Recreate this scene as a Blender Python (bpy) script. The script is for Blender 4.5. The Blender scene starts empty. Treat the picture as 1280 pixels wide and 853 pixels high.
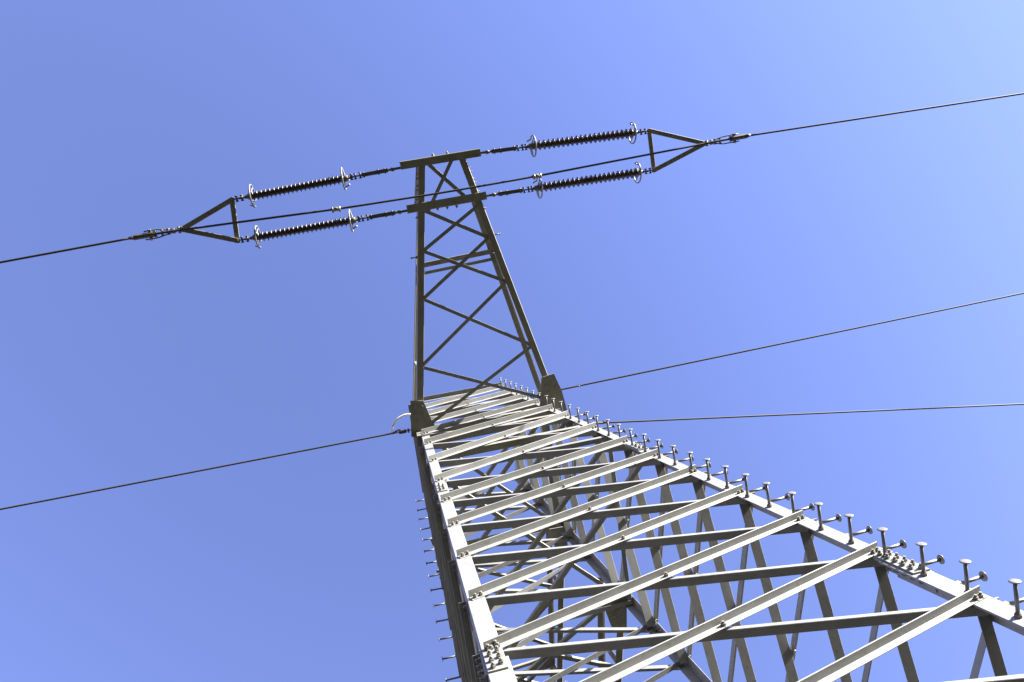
import bpy, math, random
from mathutils import Vector, Matrix
random.seed(7)
S = bpy.context.scene
COL = S.collection
R = math.radians

# ------------------------------------------------------------------ camera, sky, sun, exposure
cd = bpy.data.cameras.new('camera')
cam = bpy.data.objects.new('camera', cd)
COL.objects.link(cam)
cam.location = (-1.54289, -3.23366, 1.6)
cam.rotation_euler = (3.03004365, 0.220276683, 0.14531048)
cd.sensor_width = 36.0
cd.lens = 994.5 / 1280 * 36.0
cd.clip_start = 0.05
cd.clip_end = 6000
S.camera = cam

SUN = Vector((0.82, -0.535, 0.21)).normalized()        # direction towards the sun
EL = math.asin(SUN.z)
w = bpy.data.worlds.new('World')
S.world = w
w.use_nodes = True
nt = w.node_tree
nt.nodes.clear()
sky = nt.nodes.new('ShaderNodeTexSky')
sky.sky_type = 'NISHITA'
sky.sun_disc = False
sky.sun_elevation = EL
sky.sun_rotation = math.atan2(SUN.x, SUN.y)
sky.altitude = 300
sky.air_density = 1.5
sky.dust_density = 0.0
sky.ozone_density = 3.0
bg = nt.nodes.new('ShaderNodeBackground')
bg.inputs['Strength'].default_value = 0.081
wo = nt.nodes.new('ShaderNodeOutputWorld')
tint = nt.nodes.new('ShaderNodeMix')
tint.data_type = 'RGBA'
tint.blend_type = 'MULTIPLY'
tint.inputs[0].default_value = 1.0
tint.inputs[7].default_value = (0.985, 0.755, 1.11, 1.0)
nt.links.new(sky.outputs[0], tint.inputs[6])
nt.links.new(tint.outputs[2], bg.inputs['Color'])
nt.links.new(bg.outputs[0], wo.inputs['Surface'])

sl = bpy.data.lights.new('sun', 'SUN')
sl.energy = 5.0
sl.angle = R(0.53)
sl.color = (1.0, 0.965, 0.915)
so = bpy.data.objects.new('sun', sl)
so.rotation_euler = SUN.to_track_quat('Z', 'Y').to_euler()
so.location = SUN * 60
COL.objects.link(so)

S.view_settings.view_transform = 'Standard'
S.view_settings.look = 'None'
S.view_settings.gamma = 1.0
S.view_settings.use_curve_mapping = False
S.view_settings.exposure = 2.5


# ------------------------------------------------------------------ materials
def mat(name, base, rough=0.5, metal=0.0, var=0.12, scale=6.0, stain=None, stain_amt=0.35, bump=0.0, spec=0.5, streak=None):
    m = bpy.data.materials.new(name)
    m.use_nodes = True
    t = m.node_tree
    p = t.nodes['Principled BSDF']
    p.inputs['Roughness'].default_value = rough
    p.inputs['Metallic'].default_value = metal
    p.inputs['Specular IOR Level'].default_value = spec
    tc = t.nodes.new('ShaderNodeTexCoord')
    n = t.nodes.new('ShaderNodeTexNoise')
    n.inputs['Scale'].default_value = scale
    n.inputs['Detail'].default_value = 8
    n.inputs['Roughness'].default_value = 0.65
    t.links.new(tc.outputs['Object'], n.inputs['Vector'])
    r = t.nodes.new('ShaderNodeValToRGB')
    r.color_ramp.elements[0].position = 0.3
    r.color_ramp.elements[1].position = 0.7
    r.color_ramp.elements[0].color = tuple(c * (1 - var) for c in base) + (1,)
    r.color_ramp.elements[1].color = tuple(min(1, c * (1 + var)) for c in base) + (1,)
    t.links.new(n.outputs['Fac'], r.inputs['Fac'])
    out = r.outputs['Color']
    if stain:
        n2 = t.nodes.new('ShaderNodeTexNoise')
        n2.inputs['Scale'].default_value = scale * 3.1
        n2.inputs['Detail'].default_value = 10
        n2.inputs['Roughness'].default_value = 0.7
        vec = tc.outputs['Object']
        if streak:
            mp = t.nodes.new('ShaderNodeMapping')
            mp.inputs['Scale'].default_value = streak
            t.links.new(vec, mp.inputs['Vector'])
            vec = mp.outputs['Vector']
        t.links.new(vec, n2.inputs['Vector'])
        r2 = t.nodes.new('ShaderNodeValToRGB')
        r2.color_ramp.elements[0].position = 0.56
        r2.color_ramp.elements[1].position = 0.74
        r2.color_ramp.elements[0].color = (0, 0, 0, 1)
        r2.color_ramp.elements[1].color = (stain_amt,) * 3 + (1,)
        t.links.new(n2.outputs['Fac'], r2.inputs['Fac'])
        mx = t.nodes.new('ShaderNodeMix')
        mx.data_type = 'RGBA'
        t.links.new(r2.outputs['Color'], mx.inputs[0])
        t.links.new(out, mx.inputs[6])
        mx.inputs[7].default_value = tuple(stain) + (1,)
        out = mx.outputs[2]
    t.links.new(out, p.inputs['Base Color'])
    if bump:
        n3 = t.nodes.new('ShaderNodeTexNoise')
        n3.inputs['Scale'].default_value = scale * 9
        n3.inputs['Detail'].default_value = 4
        t.links.new(tc.outputs['Object'], n3.inputs['Vector'])
        b = t.nodes.new('ShaderNodeBump')
        b.inputs['Strength'].default_value = bump
        b.inputs['Distance'].default_value = 0.003
        t.links.new(n3.outputs['Fac'], b.inputs['Height'])
        t.links.new(b.outputs['Normal'], p.inputs['Normal'])
    return m


M = {
    'paint': mat('grey_green_tower_paint', (0.203, 0.205, 0.195), 0.5, 0, 0.13, 7, (0.090, 0.082, 0.062), 0.6, 0.15, 0.4, (1, 1, 0.35)),
    'arm': mat('weathered_arm_paint', (0.225, 0.214, 0.172), 0.55, 0, 0.16, 5, (0.08, 0.072, 0.05), 0.5, 0.15, 0.4),
    'bolt': mat('zinc_bolt', (0.18, 0.172, 0.15), 0.5, 0.3, 0.2, 30, (0.10, 0.08, 0.06), 0.5, 0.0, 0.4),
    'step': mat('galvanised_step', (0.15, 0.147, 0.138), 0.5, 0.35, 0.15, 14, (0.17, 0.15, 0.12), 0.5, 0.1, 0.4),
    'fitting': mat('forged_fitting', (0.11, 0.104, 0.09), 0.55, 0.25, 0.2, 12, (0.10, 0.08, 0.06), 0.5, 0.1, 0.4),
    'ring': mat('galvanised_ring', (0.17, 0.17, 0.163), 0.5, 0.3, 0.12, 14, (0.25, 0.24, 0.22), 0.4, 0.0, 0.5),
    'porcelain': mat('brown_porcelain', (0.040, 0.027, 0.023), 0.36, 0, 0.25, 9, (0.055, 0.048, 0.042), 0.4, 0.0, 0.5),
    'wire': mat('aluminium_strand', (0.042, 0.042, 0.040), 0.65, 0.0, 0.12, 3, None, 0, 0.0, 0.25),
    'alu': mat('aluminium_sleeve', (0.21, 0.205, 0.19), 0.5, 0.3, 0.1, 20, (0.3, 0.28, 0.24), 0.4, 0.0, 0.4),
    'white': mat('white_cable_sheath', (0.80, 0.80, 0.77), 0.45, 0, 0.04, 10, None, 0, 0.0, 0.4),
    'concrete': mat('concrete', (0.36, 0.34, 0.30), 0.9, 0, 0.15, 4, (0.2, 0.18, 0.15), 0.5, 0.4, 0.2),
    'field': mat('dry_meadow', (0.030, 0.029, 0.015), 0.95, 0, 0.3, 0.35, (0.044, 0.037, 0.021), 0.7, 0.6, 0.1),
}


# ------------------------------------------------------------------ mesh builder
class MB:
    def __init__(s):
        s.v = []
        s.f = []
        s.sm = []
        s.mi = []

    def add(s, other, slot=1):
        """Take over another builder's faces in a second material slot (bolts on a brace)."""
        s.mi += [0] * (len(s.f) - len(s.mi))
        off = len(s.v)
        s.v += other.v
        s.f += [tuple(i + off for i in f) for f in other.f]
        s.sm += other.sm
        s.mi += [slot] * len(other.f)

    def prism(s, ring0, ring1, smooth=False, caps=True):
        n = len(ring0)
        b = len(s.v)
        s.v += [tuple(p) for p in ring0] + [tuple(p) for p in ring1]
        for i in range(n):
            j = (i + 1) % n
            s.f.append((b + i, b + j, b + n + j, b + n + i))
            s.sm.append(smooth)
        if caps:
            s.f.append(tuple(b + i for i in reversed(range(n))))
            s.f.append(tuple(b + n + i for i in range(n)))
            s.sm += [False, False]

    def angle(s, p0, p1, a, b, w1, w2=None, t=0.006, ch=None):
        """Rolled steel angle: heel on p0-p1, one flange along a, the other along b, heel and toes eased."""
        w2 = w2 or w1
        ch = ch if ch is not None else t * 0.45
        p0, p1 = Vector(p0), Vector(p1)
        d = (p1 - p0).normalized()
        a = Vector(a)
        a = (a - d * a.dot(d)).normalized()
        b0 = Vector(b)
        bb = d.cross(a)
        b = bb if bb.dot(b0) > 0 else -bb
        q = [(ch, 0), (w1 - ch * .4, 0), (w1, ch * .4), (w1, t - ch), (w1 - ch, t), (t + ch, t), (t, t + ch),
             (t, w2 - ch), (t - ch, w2), (ch * .4, w2), (0, w2 - ch * .4), (0, ch)]
        r0 = [p0 + a * x + b * y for x, y in q]
        r1 = [p1 + a * x + b * y for x, y in q]
        if d.dot(a.cross(b)) < 0:
            r0.reverse()
            r1.reverse()
        bi = len(s.v)
        n = len(q)
        s.v += [tuple(p) for p in r0] + [tuple(p) for p in r1]
        for i in range(n):
            j = (i + 1) % n
            s.f.append((bi + i, bi + j, bi + n + j, bi + n + i))
            s.sm.append(False)
        # L-shaped caps as three faces
        idx = list(range(n))
        rev = d.dot(a.cross(b)) < 0
        m = [n - 1 - k if rev else k for k in idx]
        parts = [[0, 1, 2, 3, 4, 5], [0, 5, 6, 11], [11, 6, 7, 8, 9, 10]]
        for pp in parts:
            f = [m[k] for k in pp]
            s.f.append(tuple(bi + k for k in reversed(f)) if not rev else tuple(bi + k for k in f))
            s.f.append(tuple(bi + n + k for k in f) if not rev else tuple(bi + n + k for k in reversed(f)))
            s.sm += [False, False]

    def box(s, c, ax, ay, az, sx, sy, sz, ch=0.0):
        c = Vector(c)
        ax, ay, az = Vector(ax).normalized(), Vector(ay).normalized(), Vector(az).normalized()
        hx, hy = sx / 2, sy / 2
        if ch:
            q = [(-hx + ch, -hy), (hx - ch, -hy), (hx, -hy + ch), (hx, hy - ch), (hx - ch, hy), (-hx + ch, hy), (-hx, hy - ch), (-hx, -hy + ch)]
        else:
            q = [(-hx, -hy), (hx, -hy), (hx, hy), (-hx, hy)]
        s.prism([c + ax * x + ay * y - az * sz / 2 for x, y in q], [c + ax * x + ay * y + az * sz / 2 for x, y in q])

    def bar(s, p0, p1, up, wd, th, ch=0.0):
        """Flat bar from p0 to p1: wd across (perpendicular to up), th along up."""
        p0, p1 = Vector(p0), Vector(p1)
        d = (p1 - p0)
        L = d.length
        d.normalize()
        up = Vector(up)
        up = (up - d * up.dot(d)).normalized()
        s.box((p0 + p1) / 2, d.cross(up), up, d, wd, th, L, ch)

    def cyl(s, p0, p1, r, n=12, r1=None, smooth=True, phase=0.0):
        p0, p1 = Vector(p0), Vector(p1)
        d = (p1 - p0).normalized()
        x = d.orthogonal().normalized()
        y = d.cross(x)
        r1 = r if r1 is None else r1
        cs = [(math.cos(2 * math.pi * i / n + phase), math.sin(2 * math.pi * i / n + phase)) for i in range(n)]
        s.prism([p0 + (x * c + y * k) * r for c, k in cs], [p1 + (x * c + y * k) * r1 for c, k in cs], smooth)

    def lathe(s, p0, d, prof, n=20):
        p0 = Vector(p0)
        d = Vector(d).normalized()
        x = d.orthogonal().normalized()
        y = d.cross(x)
        b = len(s.v)
        for z, r in prof:
            for i in range(n):
                a = 2 * math.pi * i / n
                s.v.append(tuple(p0 + d * z + (x * math.cos(a) + y * math.sin(a)) * r))
        for k in range(len(prof) - 1):
            for i in range(n):
                j = (i + 1) % n
                s.f.append((b + k * n + i, b + k * n + j, b + (k + 1) * n + j, b + (k + 1) * n + i))
                s.sm.append(True)
        s.f.append(tuple(b + i for i in reversed(range(n))))
        s.f.append(tuple(b + (len(prof) - 1) * n + i for i in range(n)))
        s.sm += [False, False]

    def tube(s, pts, r, n=10):
        pts = [Vector(p) for p in pts]
        b = len(s.v)
        d0 = (pts[1] - pts[0]).normalized()
        x = d0.orthogonal().normalized()
        for k, p in enumerate(pts):
            d = (pts[min(k + 1, len(pts) - 1)] - pts[max(k - 1, 0)]).normalized()
            x = (x - d * x.dot(d)).normalized()
            y = d.cross(x)
            for i in range(n):
                a = 2 * math.pi * i / n
                s.v.append(tuple(p + (x * math.cos(a) + y * math.sin(a)) * r))
        for k in range(len(pts) - 1):
            for i in range(n):
                j = (i + 1) % n
                s.f.append((b + k * n + i, b + k * n + j, b + (k + 1) * n + j, b + (k + 1) * n + i))
                s.sm.append(True)
        s.f.append(tuple(b + i for i in reversed(range(n))))
        s.f.append(tuple(b + (len(pts) - 1) * n + i for i in range(n)))
        s.sm += [False, False]

    def nut(s, p, nrm, r=0.013, h=0.011, stub=0.010):
        """Washer, hexagonal nut and the bolt's threaded end, standing on a surface point."""
        p = Vector(p)
        nrm = Vector(nrm).normalized()
        ph = random.uniform(0, 1)
        s.cyl(p - nrm * 0.001, p + nrm * 0.003, r * 1.22, 12)
        s.cyl(p + nrm * 0.003, p + nrm * (0.003 + h), r, 6, None, False, ph)
        if stub:
            s.cyl(p + nrm * (0.003 + h), p + nrm * (0.003 + h + stub), r * 0.58, 8)

    def plate(s, poly, nrm, t):
        nrm = Vector(nrm).normalized()
        poly = [Vector(p) for p in poly]
        ar = sum(((poly[i] - poly[0]).cross(poly[(i + 1) % len(poly)] - poly[0]) for i in range(1, len(poly) - 1)), Vector())
        if ar.dot(nrm) < 0:
            poly.reverse()
        s.prism([p for p in poly], [p + nrm * t for p in poly])

    def build(s, name, m, parent=None, mats=None):
        me = bpy.data.meshes.new(name)
        me.from_pydata(s.v, [], s.f)
        me.polygons.foreach_set('use_smooth', s.sm)
        for mm in (m if isinstance(m, (list, tuple)) else [m]):
            me.materials.append(mm)
        if s.mi:
            s.mi += [0] * (len(s.f) - len(s.mi))
            me.polygons.foreach_set('material_index', s.mi)
        me.update()
        o = bpy.data.objects.new(name, me)
        COL.objects.link(o)
        if parent is not None:
            o.parent = parent
        return o


def tag(o, label=None, cat=None, group=None, kind=None):
    for k, v in (('label', label), ('category', cat), ('group', group), ('kind', kind)):
        if v:
            o[k] = v
    return o


def empty(name, parent=None, loc=(0, 0, 0)):
    o = bpy.data.objects.new(name, None)
    o.empty_display_size = 0.2
    o.location = loc
    COL.objects.link(o)
    if parent is not None:
        o.parent = parent
    return o


# ------------------------------------------------------------------ ground
g = MB()
N = 24
for i in range(N + 1):
    for j in range(N + 1):
        x = (i / N - .5) * 2
        y = (j / N - .5) * 2
        X = 2500 * x * abs(x)
        Y = 2500 * y * abs(y)
        d = math.hypot(X, Y)
        z = 0 if d < 12 else -0.004 + 0.15 * math.sin(X * .05) * math.cos(Y * .043) * min(1, (d - 12) / 60)
        g.v.append((X, Y, z))
for i in range(N):
    for j in range(N):
        a = i * (N + 1) + j
        g.f.append((a, a + N + 1, a + N + 2, a + 1))
        g.sm.append(True)
tag(g.build('ground', M['field']), 'dry meadow on which the lattice tower stands', 'ground', kind='structure')

# ------------------------------------------------------------------ lattice tower
H1, ZA, ZP = 0.85, 11.6367, 28.9389
TP = H1 / (ZP - ZA)
ZTOP = 13.95


def hw(z):
    return H1 * (ZP - z) / (ZP - ZA)


def rotk(v, k):
    x, y, z = v
    for _ in range(k):
        x, y = -y, x
    return Vector((x, y, z))


tower = empty('lattice_tower')
tag(tower, 'tall pale steel lattice tower with dark crossarm and bolt-on climbing pegs', 'pylon')

SPL = (8.75, 5.24)


def leg_size(z):
    return (0.096, 0.008) if z > SPL[0] else ((0.106, 0.010) if z > SPL[1] else (0.122, 0.012))


def face_pt(k, u, z, out=0.0):
    """Point on face k (0 near, 1 right, 2 far, 3 left): u across as seen from outside, out along the outward normal."""
    return rotk((u, -hw(z) - out, z), k)


OUT = [rotk(Vector((0, -1, TP)).normalized(), k) for k in range(4)]
ACR = [rotk((1, 0, 0), k) for k in range(4)]
UPF = [rotk(Vector((0, TP, 1)).normalized(), k) for k in range(4)]

# legs: corner k sits at the left edge of face k
legs = []
ext = [(0.0, SPL[1]), (SPL[1] + 0.003, SPL[0]), (SPL[0] + 0.003, ZTOP)]
for k in range(4):
    m = MB()
    for (z0, z1) in ext:
        wd, th = leg_size((z0 + z1) / 2)
        p0, p1 = face_pt(k, -hw(z0), z0), face_pt(k, -hw(z1), z1)
        m.angle(p0, p1, ACR[k], rotk((0, 1, 0), k), wd, wd, th, 0.004)
    leg = m.build('leg', M['paint'], tower)
    legs.append(leg)
    for zs in SPL:
        wd, th = leg_size(zs + .1)
        b = MB()
        bn = MB()
        L0, L1 = ((zs - 0.13, zs + 0.13) if k == 0 else (zs - 0.24, zs + 0.06)) if zs < 6 else (zs - 0.30, zs + 0.02)
        for (kk, sg) in ((k, 1), ((k - 1) % 4, -1)):
            n = OUT[kk]
            p = [face_pt(kk, sg * (-hw(L0) + 0.004), L0, 0.0005), face_pt(kk, sg * (-hw(L0) + wd - 0.003), L0, 0.0005),
                 face_pt(kk, sg * (-hw(L1) + wd - 0.003), L1, 0.0005), face_pt(kk, sg * (-hw(L1) + 0.004), L1, 0.0005)]
            if k in (0, 1):
                b.plate(p, n, 0.009)
                for i in range((4 if k == 0 else 5) if zs < 6 else 4):
                    zz = L0 + 0.035 + i * ((L1 - L0 - 0.07) / ((3 if k == 0 else 4) if zs < 6 else 3))
                    for j, du in enumerate((0.034, 0.076 if zs < 6 else 0.066)):
                        zj = zz + (0.014 if j else -0.008)
                        if zj < L1 - 0.02 and not (zs > 6 and zj > L1 - 0.12):
                            bn.nut(face_pt(kk, sg * (-hw(zj) + du), zj, 0.0095), n, 0.0138, 0.012, 0.014)
            # inner plate, nuts inside
            p = [face_pt(kk, sg * (-hw(L0) + th + .004), L0 - .05, -th - 0.0005), face_pt(kk, sg * (-hw(L0) + wd - 0.006), L0 - .05, -th - 0.0005),
                 face_pt(kk, sg * (-hw(L1) + wd - 0.006), L1, -th - 0.0005), face_pt(kk, sg * (-hw(L1) + th + .004), L1, -th - 0.0005)]
            b.plate(p, -n, 0.009)
            for i in range(5):
                zz = L0 + 0.03 + i * ((L1 - L0 - 0.06) / 4)
                for j, du in enumerate((0.042, 0.074)):
                    bn.nut(face_pt(kk, sg * (-hw(zz) + du), zz + j * .012, -th - 0.0095), -n, 0.0115, 0.010, 0.010)
        b.add(bn)
        b.build('splice_plate', [M['paint'], M['bolt']], leg)

# nodes of the bracing (heights read off the photograph; the same on all four faces)
LEV = [13.74, 13.12, 12.48, 11.84, 11.24, 10.62, 9.70, 8.84, 8.14, 7.44, 6.73, 6.01, 5.33, 4.63, 3.98, 3.20, 2.34, 1.40, 0.42]
VIS_MIN = 3.9
hidden = MB()


def brace(m, bm, k, z_left, z_right, outside, size):
    """One diagonal of face k between the two legs, with its end bolts."""
    t = 0.0055
    lw0, lt0 = leg_size(z_left)
    lw1, lt1 = leg_size(z_right)
    if outside:
        u0, u1 = -hw(z_left) + lw0 * .22, hw(z_right) - lw1 * .18
        o = 0.0006
    else:
        u0, u1 = -hw(z_left) + lw0 * .42, hw(z_right) - lw1 * .42
        o = -0.0006 - max(lt0, lt1)
    P0, P1 = face_pt(k, u0, z_left, o), face_pt(k, u1, z_right, o)
    d = (P1 - P0).normalized()
    n = OUT[k]
    up = n.cross(d).normalized()
    if up.z < 0:
        up = -up
    if outside:                       # standing flange on the upper edge, pointing out
        off = up * (size * 0.5)
        m.angle(P0 + off, P1 + off, -up, n, size * 1.0, size * 1.2, t, 0.0022)
        for (pt, e) in ((P0, 1), (P1, -1)):
            bm.nut(pt + d * e * 0.028 + n * t - up * .004, n)
            bm.nut(pt + d * e * 0.066 + n * t - up * .004, n)
        c = (P0 + P1) / 2
        bm.nut(c + n * t - up * .004, n)
    else:                             # standing flange on the lower edge, pointing in
        off = -up * (size * 0.5)
        m.angle(P0 + off, P1 + off, up, -n, size * (.72 if k in (0, 2) else .85), size * (1.2 if k in (0, 2) else 1.75), t, 0.0022)


def bsize(z):
    return 0.040 + 0.012 * max(0, min(1, (z - 5) / 5))


for k in range(4):
    for i in range(len(LEV) - 1):
        za, zb = LEV[i], LEV[i + 1]
        vis = za > VIS_MIN + 0.5 and k != 3
        for outside in (True, False):
            m = MB()
            bm = MB()
            zl, zr = (zb, za) if outside else (za, zb)
            zl += -0.012 if outside else 0.026
            zr += 0.018 if outside else -0.026
            brace(m, bm, k, zl, zr, outside, bsize(za))
            if vis:
                m.add(bm)
                m.build('brace', [M['paint'], M['bolt']], tower)
            else:
                hidden.add(m, 0)
                hidden.add(bm, 1)
tag(hidden.build('brace', [M['paint'], M['bolt']], tower), kind='stuff')

# top ring of horizontals and horizontal frames inside the tower
for z in (ZTOP - 0.05, 12.80, 11.62, 10.98, 10.06):
    for k in range(4):
        if k and z not in (ZTOP - 0.05, 11.62):
            continue
        lw, lt = leg_size(z)
        m = MB()
        o = -lt - 0.001 if z < 13 else 0.001
        zz = z + 0.014 * (k % 2)
        m.angle(face_pt(k, -hw(z) + .02, zz, o), face_pt(k, hw(z) - .02, zz, o), (0, 0, -1), -OUT[k] if z < 13 else OUT[k], 0.07, 0.095 if z < 13 else 0.07, 0.007, 0.003)
        m.build('horizontal_member', M['arm'] if z < 13 else M['paint'], tower)
for z, both in ((12.0, False), (11.5, True), (10.7, False), (9.35, True), (8.42, False)):
    h = hw(z) - 0.03
    for (a, b_, dz) in (((-h, h), (h, -h), 0), ((-h, -h), (h, h), 0.05)):
        if dz and not both:
            continue
        m = MB()
        m.angle((a[0], a[1], z + dz), (b_[0], b_[1], z + dz), (a[1] - b_[1], b_[0] - a[0], 0), (0, 0, 1), 0.045, 0.045, 0.005, 0.002)
        m.build('diaphragm_bar', M['arm'], tower)
for k in range(4):
    m = MB()
    z = 9.32
    lw, lt = leg_size(z)
    z += 0.013 * (k % 2)
    m.angle(face_pt(k, -hw(z) + .02, z, -lt - .012), face_pt(k, hw(z) - .02, z, -lt - .012), (0, 0, 1), -OUT[k], 0.05, 0.05, 0.006, 0.003)
    m.build('horizontal_member', M['paint'], tower)
for k in range(4):
    m = MB()
    x, y, _ = face_pt(k, -hw(0), 0)
    m.cyl((x, y, -0.3), (x, y, 0.34), 0.36, 24, 0.32)
    m.build('footing', M['concrete'], tower)

# bracket plates on the outer side of the near left corner
m = MB()
for (za, zc, wy, ox) in ((11.20, 12.44, 0.105, 0.050), (11.78, 11.98, 0.085, 0.062)):
    ha, hc = hw(za), hw(zc)
    q = lambda h_, y_, z_: Vector((-h_ - ox, -h_ + y_, z_))
    m.prism([q(ha, .0, za), q(ha, wy, za), q(ha, wy, za) + Vector((ox - .002, 0, 0)), q(ha, 0, za) + Vector((ox - .002, 0, 0))],
            [q(hc, .0, zc), q(hc, wy, zc), q(hc, wy, zc) + Vector((ox - .002, 0, 0)), q(hc, 0, zc) + Vector((ox - .002, 0, 0))])
m.build('bracket', M['arm'], tower)

# step bolts
proto = MB()
proto.cyl((0, 0, 0), (0, 0, 0.014), 0.0185, 6, None, False)
proto.cyl((0, 0, 0.014), (0, 0, 0.163), 0.0095, 10)
proto.cyl((0, 0, 0.014), (0, 0, 0.020), 0.0135, 10)
proto.lathe((0, 0, 0.159), (0, 0, 1), [(0, 0.012), (0.002, 0.0215), (0.004, 0.0258), (0.007, 0.0262), (0.0092, 0.0225), (0.0102, 0.012)], 18)
step_me = None


def step(p, n, leg):
    global step_me
    q = Vector(n).to_track_quat('Z', 'Y')
    if step_me is None:
        o = proto.build('step_bolt', M['step'], leg)
        step_me = o.data
    else:
        o = bpy.data.objects.new('step_bolt', step_me)
        COL.objects.link(o)
        o.parent = leg
    n = Vector(n)
    tilt = Vector((random.uniform(-1, 1), random.uniform(-1, 1), random.uniform(-1, 1))) * 0.025
    o.rotation_euler = (n + tilt).to_track_quat('Z', 'Y').to_euler()
    o.location = p
    return o


z = 4.14
while z < ZTOP - 0.05:
    step(face_pt(0, hw(z) - 0.066, z, 0.0), OUT[0], legs[1])
    z2 = z + 0.138
    if z2 < 10.9:
        step(face_pt(1, -hw(z2) + 0.018, z2, 0.0), OUT[1], legs[1])
    z += 0.277 if z < 7.4 else 0.300
z = 8.05
while z < 13.8:
    step(face_pt(3, -hw(z) + 0.045, z, 0.03), OUT[3], legs[3])
    z += 0.365


# ------------------------------------------------------------------ cross arms
def lerp(a, b, t):
    return Vector(a) * (1 - t) + Vector(b) * t


def cross_arm(k, dz, label):
    arm = empty('cross_arm', tower)
    if label:
        arm['label'] = label
    ZB = 11.50 + dz
    f = (lambda v: Vector((v[0], v[1], v[2] + dz))) if k == 0 else (lambda v: Vector((-v[0] * 0.93, -v[1], v[2] + dz)))
    dv = (lambda v: Vector(v)) if k == 0 else (lambda v: Vector((-v[0], -v[1], v[2])))
    s = 1.0 + (11.5 - ZB) * 0.052      # the lower arm meets a wider tower
    zb = 11.50
    L = lambda y: -0.314 - (y + 4.134) * 0.1655 * (1 + (s - 1) * 1.2)
    Rr = lambda y: 0.190 + (y + 4.152) * 0.2300
    yb = -0.86 * s
    # bottom chords, standing flange up on the outer side
    for X, sg in ((L, -1), (Rr, 1)):
        m = MB()
        a, b = (X(-4.17) + sg * .042, -4.17, zb), (X(yb) + sg * .042, yb, zb)
        m.angle(f(a), f(b), dv((-sg, 0, 0)), (0, 0, 1), 0.084, 0.084, 0.009, 0.006)
        # bolts along the standing flange
        for yy in (-4.02, -3.97, -3.88, -3.83, -3.72, -3.50):
            p = (X(yy) + sg * .042, yy, zb + 0.04)
            m.nut(f(p), dv((sg, 0, 0)), 0.014, 0.012, 0.012)
        m.build('bottom_chord', M['arm'], arm)
    # top chords
    zt0, zt1 = zb + 0.30, zb + 0.72
    for X, sg in ((L, -1), (Rr, 1)):
        m = MB()
        a, b = (X(-3.62) + sg * .03, -3.62, zt0 - .02), (X(yb) + sg * .03, yb, zt1)
        m.angle(f(a), f(b), dv((-sg, 0, 0)), (0, 0, -1), 0.070, 0.070, 0.008, 0.004)
        a, b = (X(-4.12) + sg * .03, -4.12, zb + .09), (X(-3.62) + sg * .03, -3.62, zt0)
        m.bar(f(a), f(b), (0, 0, 1), 0.06, 0.010)
        m.build('top_chord', M['arm'], arm)
        for yy in (-2.93, -1.66):
            m = MB()
            zt = zt0 + (zt1 - zt0) * (yy + 3.62) / (yb + 3.62)
            m.angle(f((X(yy) + sg * .030, yy, zb + .09)), f((X(yy) + sg * .028, yy, zt - 0.01)), dv((0, 1, 0)), dv((-sg, 0, 0)), 0.045, 0.045, 0.005, 0.002)
            m.build('post', M['arm'], arm)
    # end beams that carry the strings
    for (yy, sg) in ((-4.143, -1), (-3.614, 1)):
        m = MB()
        m.angle(f((-0.577, yy + sg * 0.05, zb - 0.012)), f((0.428, yy + sg * 0.05 - .04, zb - 0.012)), dv((0, -sg, 0)), (0, 0, 1), 0.100, 0.085, 0.010, 0.007)
        for xx in ((-.16, .02) if sg < 0 else (-.20, -.08, .04)):
            m.nut(f((xx, yy + sg * 0.05 - .02, zb + 0.02)), dv((0, sg, 0)), 0.017, 0.014, 0.016)
        for xx in (-.52, -.30, -.23, .10, .25, .38):
            m.cyl(f((xx, yy - .018 * (xx + .6), zb - 0.012)), f((xx, yy - .018 * (xx + .6), zb - 0.020)), 0.015, 12)
        m.build('end_beam', M['arm'], arm)
    # bracing in the bottom plane
    AL = [(-0.401, -3.591), (-0.463, -3.087), (-0.556, -2.500), (-0.718, -1.662), (-0.700, -0.930)]
    AR = [(0.332, -3.562), (0.381, -3.135), (0.524, -2.554), (0.745, -1.686), (0.765, -0.985)]
    pr = [(AL[i], AR[i + 1], 0) for i in range(4)] + [(AR[i], AL[i + 1], 1) for i in range(4)]
    pr += [((-0.225, -4.118), (0.180, -3.655), 0), ((0.070, -4.15), (-0.315, -3.575), 1)]
    for (a, b, lev) in pr:
        m = MB()
        a, b = Vector(a + (0,)), Vector(b + (0,))
        d = (b - a).normalized()
        a -= d * 0.02
        b += d * 0.02
        z_ = zb + 0.0095 if lev == 0 else zb - 0.0055
        if b.y < -3.5 and a.y < -3.5:
            z_ += 0.006 if lev == 0 else -0.013
        nx = Vector((-d.y, d.x, 0))
        if nx.y > 0:
            nx = -nx
        wd = 0.044
        a2 = a - nx * wd * .5
        b2 = b - nx * wd * .5
        m.angle(f((a2.x, a2.y, z_)), f((b2.x, b2.y, z_)), dv(nx), (0, 0, 1), wd, 0.044, 0.005, 0.0025)
        if lev:
            for t_ in (0.03, 0.97):
                p = lerp(a, b, t_)
                m.cyl(f((p.x, p.y, z_)), f((p.x, p.y, z_ - 0.008)), 0.011, 10)
        m.build('arm_brace', M['arm'], arm)
    # strut pair between the top chords
    m = MB()
    zt = zt0 + (zt1 - zt0) * (-2.95 + 3.62) / (yb + 3.62)
    m.angle(f((L(-2.93), -2.93, zt - .02)), f((Rr(-2.98), -2.98, zt - .02)), dv((0, 1, 0)), (0, 0, -1), 0.065, 0.055, 0.006, 0.003)
    m.angle(f((L(-2.93), -2.775, zt - .04)), f((Rr(-2.98), -2.825, zt - .04)), dv((0, -1, 0)), (0, 0, 1), 0.042, 0.05, 0.005, 0.003)
    m.build('strut', M['arm'], arm)
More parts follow.
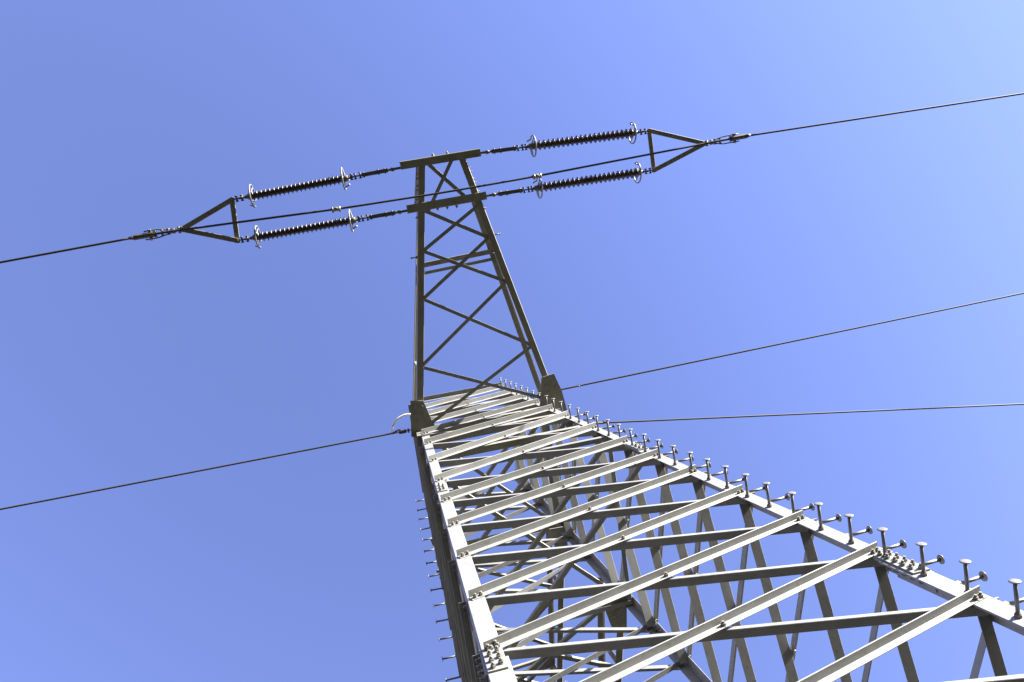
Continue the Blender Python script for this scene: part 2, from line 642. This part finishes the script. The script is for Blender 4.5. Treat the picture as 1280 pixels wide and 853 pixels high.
    # stub bolts on the outer sides of the chords
    for X, sg, yy in ((L, -1, -3.02), (Rr, 1, -3.16)):
        m = MB()
        p = Vector((X(yy) + sg * .042, yy, zb + .05))
        m.cyl(f(p), f(p + Vector((sg * .080, 0, 0))), .008, 8)
        m.cyl(f(p), f(p + Vector((sg * .016, 0, 0))), .018, 6, None, False)
        m.cyl(f(p + Vector((sg * .072, 0, 0))), f(p + Vector((sg * .082, 0, 0))), .013, 12)
        m.build('stub_bolt', M['step'], arm)
    # gusset plates under the tower corners
    for poly, bolts in ((GL, GLB), (GR, GRB)):
        m = MB()
        if k == 2:
            lim = (hw(ZB) - 0.02) / 0.93
            poly = [(max(-lim, min(lim, x)), y) for x, y in poly]
        m.plate([f((x, y, zb - 0.026)) for x, y in poly], (0, 0, 1), 0.012)
        for (x, y) in bolts:
            p = f((x, y, zb - 0.026))
            m.lathe(p + Vector((0, 0, .001)), (0, 0, -1), [(0, 0.022), (0.006, 0.021), (0.009, 0.017), (0.0105, 0.009)], 14)
        m.build('gusset_plate', M['arm'], arm)
    return arm


GL = [(-0.915, -1.266), (-0.757, -1.236), (-0.692, -0.967), (-0.642, -0.858), (-0.664, -0.784), (-0.904, -0.794), (-0.978, -0.809)]
GR = [(0.884, -1.267), (0.969, -1.276), (1.044, -1.029), (1.082, -0.748), (0.724, -0.849), (0.799, -1.254)]
GLB = [(-0.875, -1.185), (-0.79, -1.17), (-0.875, -1.085), (-0.782, -1.07), (-0.872, -0.99), (-0.775, -0.98), (-0.88, -0.87)]
GRB = [(0.84, -1.14), (0.935, -1.185), (0.87, -1.05), (0.965, -1.10), (0.895, -0.96), (0.99, -1.01)]
cross_arm(0, 0.0, 'crossarm reaching overhead with two end beams')
cross_arm(2, 0.0, 'crossarm on the far side level with the overhead one')
cross_arm(2, -2.1, 'lower crossarm on the far side')

# ------------------------------------------------------------------ insulator strings
ZS = 11.535
PORC = None


def string(beam, yoke, sgn, label):
    """Tension string from the end beam to the corner of the yoke, lying along x."""
    root = empty('insulator_string', None, beam)
    tag(root, label, 'insulator', 'insulator strings of the near crossarm')
    v = Vector(yoke) - Vector(beam)
    Ln = v.length
    d = v.normalized()
    side = d.cross(Vector((0, 0, 1))).normalized()
    up = side.cross(d).normalized()
    at = lambda s_, a=0.0, b=0.0: d * s_ + side * a + up * b
    # clevis pin on the beam
    m = MB()
    m.bar(at(-0.05), at(0.06), up, 0.030, 0.022, 0.004)
    m.cyl(at(0.02, 0, -.036), at(0.02, 0, .036), 0.014, 10)
    m.lathe(at(0.045), d, [(0, .014), (.015, .026), (.035, .028), (.05, .018), (.07, .013), (.10, .012)], 12)
    m.build('clevis', M['fitting'], root)
    # double strap link with bolts
    m = MB()
    for q in (-1, 1):
        m.bar(at(0.13, 0, q * .016), at(0.45, 0, q * .016), up, 0.046, 0.009, 0.002)
    for s_ in (0.165, 0.245, 0.425):
        m.cyl(at(s_, -.034, 0), at(s_, .034, 0), 0.010, 8)
        m.cyl(at(s_, 0, -.034), at(s_, 0, .034), 0.012, 8)
    m.bar(at(0.13), at(0.30), up, 0.050, 0.024, 0.004)
    m.build('strap_link', M['fitting'], root)
    # shackles and ball-socket joint before the rod
    a0, a1 = 0.66, Ln - 0.215         # ends of the porcelain
    m = MB()
    m.bar(at(0.43), at(0.565), side, 0.038, 0.016, 0.003)
    for s_ in (0.47, 0.53, 0.575):
        m.cyl(at(s_, -.036, 0), at(s_, .036, 0), 0.011, 8)
        m.cyl(at(s_, .024, 0), at(s_, .036, 0), 0.018, 6, None, False)
        m.cyl(at(s_, -.030, 0), at(s_, -.038, 0), 0.018, 6, None, False)
    m.cyl(at(0.555), at(0.62), 0.013, 10)
    m.build('shackle', M['fitting'], root)
    m = MB()
    e = Ln - 0.14
    m.cyl(at(a1 + .05), at(Ln - .07), 0.013, 10)
    for s_ in (Ln - .045, Ln - .105):
        m.cyl(at(s_, -.034, 0), at(s_, .034, 0), 0.012, 8)
        m.cyl(at(s_, .022, 0), at(s_, .036, 0), 0.019, 6, None, False)
        m.cyl(at(s_, -.026, 0), at(s_, -.037, 0), 0.019, 6, None, False)
    m.bar(at(Ln - .14), at(Ln - .01), side, 0.032, 0.014, 0.003)
    m.build('shackle', M['fitting'], root)
    # metal end caps
    for (s0, q) in ((a0, -1), (a1, 1)):
        m = MB()
        m.lathe(at(s0), d * q, [(-.012, .040), (.0, .042), (.020, .041), (.040, .034), (.052, .022), (.075, .018)], 16)
        m.build('end_cap', M['fitting'], root)
    # ribbed porcelain rod
    prof = [(0.0, 0.033)]
    ns = 22
    st = (a1 - a0) / ns
    for i in range(ns):
        z0 = i * st
        big = 0.0635
        prof += [(z0 + st * .10, 0.039), (z0 + st * .30, 0.041), (z0 + st * .46, big - .010), (z0 + st * .52, big - .001), (z0 + st * .58, big), (z0 + st * .63, big - .003),
                 (z0 + st * .68, big - .012), (z0 + st * .76, 0.042), (z0 + st * .92, 0.039)]
    prof.append((a1 - a0, 0.033))
    m = MB()
    m.lathe(at(a0), d, prof, 24)
    m.build('porcelain_rod', M['porcelain'], root)
    # arcing rings, each an open hoop on two spokes with turned-out ends
    for (s0, q, g0) in ((a0 + 0.012, -1, 1.1), (a1 - 0.012, 1, 0.75)):
        m = MB()
        pts = []
        Rr = 0.130
        ga = 0.33 if s0 < 1 else 0.40
        for i in range(37):
            a = g0 + math.pi * .0 + ga + (2 * math.pi - 2 * ga) * i / 36
            pts.append(at(s0 + (.05 * math.cos(a) - (.14 if sgn < 0 else .02) * math.sin(a)) * Rr, math.cos(a) * Rr, math.sin(a) * Rr))
        e0 = pts[0] + (pts[0] - pts[1]).normalized() * .008
        f0, f1 = pts[0], pts[-1]
        h0 = [f0 + d * q * .055 - (f0 - at(s0)).normalized() * .030, f0 + d * q * .030 - (f0 - at(s0)).normalized() * .012]
        h1_ = [f1 + d * q * .030 - (f1 - at(s0)).normalized() * .012, f1 + d * q * .055 - (f1 - at(s0)).normalized() * .030]
        m.tube(h0 + pts + h1_, 0.0095, 10)
        for i in (9, 27):
            m.tube([pts[i], lerp(pts[i], at(s0 + q * .03), .75), at(s0 + q * .045)], 0.008, 8)
        m.build('arcing_ring', M['ring'], root)
    return root


YL = [(-2.581, -3.999), (-2.606, -3.523), (-3.187, -3.737)]
YR = [(2.693, -4.194), (2.697, -3.688), (3.447, -3.942)]
string((-0.600, -4.120, ZS), (YL[0][0] + .01, YL[0][1], ZS), -1, 'brown ribbed insulator string from the outer end beam to the left triangular yoke')
string((-0.595, -3.600, ZS), (YL[1][0] + .01, YL[1][1], ZS), -1, 'brown ribbed insulator string from the inner end beam to the left triangular yoke')
string((0.450, -4.180, ZS), (YR[0][0] - .01, YR[0][1], ZS), 1, 'brown ribbed insulator string from the outer end beam to the right triangular yoke')
string((0.455, -3.650, ZS), (YR[1][0] - .01, YR[1][1], ZS), 1, 'brown ribbed insulator string from the inner end beam to the right triangular yoke')


# ------------------------------------------------------------------ yokes, clamps, conductors, jumper
def yoke(Y, label):
    root = empty('yoke_triangle', None, (Y[2][0], Y[2][1], ZS))
    tag(root, label, 'yoke', 'triangular yokes joining insulator pairs')
    o = Vector((Y[2][0], Y[2][1], ZS))
    P = [Vector((a, b, ZS)) - o for a, b in Y]
    c = (P[0] + P[1] + P[2]) / 3
    up = (0, 0, 1)
    for (i, j, dz, name) in ((0, 2, -.011, 'side_bar'), (1, 2, -.0235, 'side_bar'), (0, 1, 0.003, 'cross_bar')):
        m = MB()
        d = (P[j] - P[i]).normalized()
        m.bar(P[i] - d * .022 + Vector((0, 0, dz)), P[j] + d * .028 + Vector((0, 0, dz)), up, 0.058, 0.011, 0.003)
        for q in (i, j):
            p = P[q] + Vector((0, 0, dz))
            if i == 1 or j == 1:
                m.cyl(p + Vector((0, 0, -.022)), p + Vector((0, 0, .030)), 0.014, 10)
        m.build(name, M['arm'], root)
    return root


yoke(YL, 'dark triangular yoke of flat bars at the left ends of the insulators')
yoke(YR, 'dark triangular yoke of flat bars at the right ends of the insulators')

CL0, CL1 = Vector((-3.187, -3.737, ZS)), Vector((-3.720, -3.716, ZS - .012))
CR0, CR1 = Vector((3.447, -3.942, ZS)), Vector((4.060, -3.970, ZS - .012))


def clamp(a, b, label):
    root = empty('tension_clamp', None, a)
    tag(root, label, 'clamp', 'tension clamps gripping the conductors')
    v = b - a
    L = v.length
    d = v.normalized()
    side = d.cross(Vector((0, 0, 1))).normalized()
    up = side.cross(d)
    at = lambda s_, x=0.0, z=0.0: d * s_ + side * x + up * z
    m = MB()
    m.bar(at(-.02), at(.10), up, .030, .030, .005)
    m.cyl(at(.035, -.04), at(.035, .04), .013, 10)
    m.cyl(at(.095, -.03), at(.095, .03), .017, 10)
    m.lathe(at(.06), d, [(0, .016), (.02, .030), (.05, .032), (.08, .020)], 12)
    m.build('shackle', M['fitting'], root)
    m = MB()
    for q in (-1, 1):
        m.tube([at(.12, q * .012), at(.20, q * .034), at(.26, q * .046), at(L - .16, q * .050), at(L - .12, q * .046)], .0075, 8)
    m.build('pull_rod', M['fitting'], root)
    m = MB()
    for q in (-1, 1):
        m.cyl(at(L - .20, q * .045), at(L - .17, q * .045), .022, 6, None, False)
    for s_ in (.15, .22, L - .24):
        m.cyl(at(s_, -.032), at(s_, .032), .012, 8)
        m.cyl(at(s_, -.036), at(s_, -.026), .020, 6, None, False)
        m.cyl(at(s_, .026), at(s_, .036), .020, 6, None, False)
    m.bar(at(.12), at(L - .18), up, .028, .022, .004)
    m.build('link', M['alu'], root)
    m = MB()
    m.bar(at(L - .235), at(L), up, .062, .050, .012)
    m.bar(at(L - .22, 0, -.026), at(L - .04, 0, -.026), up, .040, .016, .005)
    m.cyl(at(L - .01), at(L + .05), .026, 12, .018)
    m.build('clamp_body', M['fitting'], root)
    return root


clamp(CL0, CL1, 'wedge clamp with two pull rods at the left yoke tip')
clamp(CR0, CR1, 'wedge clamp with two pull rods at the right yoke tip')


def wire(name, a, b, r, label, far=95.0, sag=0.020, group=None, cat='cable'):
    """A conductor from a through b and on to the next tower, hanging in a shallow parabola."""
    a, b = Vector(a), Vector(b)
    h = Vector((b.x - a.x, b.y - a.y, 0))
    hl = h.length
    h.normalize()
    s0 = (b.z - a.z) / hl
    pts = []
    for i in range(61):
        t = (i / 60.0)
        x = far * t ** 1.6
        pts.append(a + h * x + Vector((0, 0, s0 * x * (1 - x / (far * 1.02)))))
    m = MB()
    m.tube([p - a for p in pts], r, 12)
    o = m.build(name, M['wire'])
    o.location = a
    return tag(o, label, cat, group)


wire('conductor', CL1, (-5.099, -3.640, ZS - .092), .0135, 'overhead conductor running off left from the left tension clamp', group='overhead wires', cat='power line')
wire('conductor', CR1, (8.344, -4.054, ZS - .155), .0135, 'overhead conductor running off right from the right tension clamp', group='overhead wires', cat='power line')

J = [(-3.60, -3.722, 11.52), (-3.40, -3.728, 11.50), (-3.073, -3.729, 11.49), (-2.3, -3.726, 11.41), (-1.421, -3.723, 11.33), (-0.80, -3.733, 11.30), (-0.173, -3.747, 11.29),
     (0.45, -3.770, 11.30), (1.063, -3.798, 11.33), (2.1, -3.860, 11.41), (3.191, -3.924, 11.49), (3.654, -3.953, 11.50), (3.95, -3.967, 11.52)]


def spline(P, n=6):
    P = [Vector(p) for p in P]
    out = []
    for i in range(len(P) - 1):
        p0, p1, p2, p3 = P[max(i - 1, 0)], P[i], P[i + 1], P[min(i + 2, len(P) - 1)]
        for k in range(n):
            t = k / n
            out.append(0.5 * ((2 * p1) + (p2 - p0) * t + (2 * p0 - 5 * p1 + 4 * p2 - p3) * t * t + (3 * p1 - p0 - 3 * p2 + p3) * t ** 3))
    out.append(P[-1])
    return out


jr = empty('jumper', None, J[6])
tag(jr, 'jumper cable passing below the crossarm between both tension clamps', 'cable')
jo = Vector(J[6])
m = MB()
m.tube([p - jo for p in spline(J)], .0132, 12)
m.build('cable', M['wire'], jr)
for (i, dx) in ((4, .0), (8, .0)):
    p = Vector(J[i]) - jo
    d = (Vector(J[i + 1]) - Vector(J[i - 1])).normalized()
    m = MB()
    m.cyl(p - d * .055, p + d * .055, .026, 14)
    for q in (-.040, .040):
        m.cyl(p + d * (q - .009), p + d * (q + .009), .0300, 14)
        m.box(p + d * q + Vector((0, .026, 0)), d, (0, 1, 0), (0, 0, 1), .018, .022, .022)
    m.build('sleeve', M['alu'], jr)

# ------------------------------------------------------------------ earth wires and other cables
E0 = Vector((-0.905, -0.700, 12.30))
root = empty('earth_wire', None, E0)
tag(root, 'thin earth wire running off left, tied with a clamp to the tower corner', 'earth wire', 'overhead wires')
E1 = Vector((-1.075, -0.706, 12.29))
wl = wire('strand', E1, (-5.990, -0.730, 12.15), .0120, None)
for kk in ('category', 'group', 'label'):
    if kk in wl:
        del wl[kk]
wl.parent = root
wl.location = E1 - E0
m = MB()
m.tube([Vector(p) - E0 for p in spline([E1 + Vector((-.10, -.002, 0)), (-1.12, -0.728, 12.29), (-1.085, -0.735, 12.30), (-1.045, -0.72, 12.30)])], .0085, 8)
m.build('loop', M['wire'], root)
m = MB()
m.bar(Vector((-1.085, -0.700, 12.295)) - E0, Vector((-0.985, -0.700, 12.30)) - E0, (0, 0, 1), .052, .034, .010)
m.build('wedge_clamp', M['porcelain'], root)
m = MB()
m.bar(Vector((-0.99, -0.700, 12.30)) - E0, Vector((-0.79, -0.71, 12.30)) - E0, (0, 1, 0), .022, .014, .003)
m.cyl(Vector((-0.955, -0.730, 12.30)) - E0, Vector((-0.955, -0.670, 12.30)) - E0, .013, 8)
m.build('shackle', M['fitting'], root)

BL = [(-1.188, -0.722, 12.30), (-1.160, -0.775, 12.34), (-1.133, -0.822, 12.35), (-1.084, -0.868, 12.36), (-1.012, -0.897, 12.37), (-0.935, -0.908, 12.37), (-0.83, -0.890, 12.36)]
b0 = Vector(BL[0])
m = MB()
m.tube([p - b0 for p in spline(BL, 7)], .0145, 12)
o = m.build('bonding_lead', M['white'])
o.location = b0
tag(o, 'short white bonding cable curving from the earth wire clamp to the tower corner', 'cable')

F0 = Vector((0.800, -0.850, 12.30))
root = empty('earth_wire', None, F0)
tag(root, 'thin earth wire running off right from behind the crossarm gusset', 'earth wire', 'overhead wires')
wr = wire('strand', (0.98, -0.862, 12.30), (8.86, -1.055, 12.08), .0125, None)
for kk in ('category', 'group', 'label'):
    if kk in wr:
        del wr[kk]
wr.parent = root
wr.location = Vector((0.98, -0.862, 12.30)) - F0
m = MB()
m.bar(Vector((0.79, -0.85, 12.30)) - F0, Vector((1.02, -0.863, 12.30)) - F0, (0, 1, 0), .040, .028, .006)
m.build('wedge_clamp', M['fitting'], root)

G0 = Vector((0.950, -0.880, 9.94))
root = empty('cable', None, G0)
tag(root, 'lowest thin cable running off right from the pegged tower leg', 'cable', 'overhead wires')
wg = wire('strand', (1.02, -0.932, 9.94), (6.55, -0.128, 9.80), .0100, None)
for kk in ('category', 'group', 'label'):
    if kk in wg:
        del wg[kk]
wg.parent = root
wg.location = Vector((1.02, -0.932, 9.94)) - G0
m = MB()
m.bar(Vector((0.925, -0.945, 9.94)) - G0, Vector((1.06, -0.925, 9.94)) - G0, (0, 1, 0), .034, .024, .005)
m.build('wedge_clamp', M['fitting'], root)
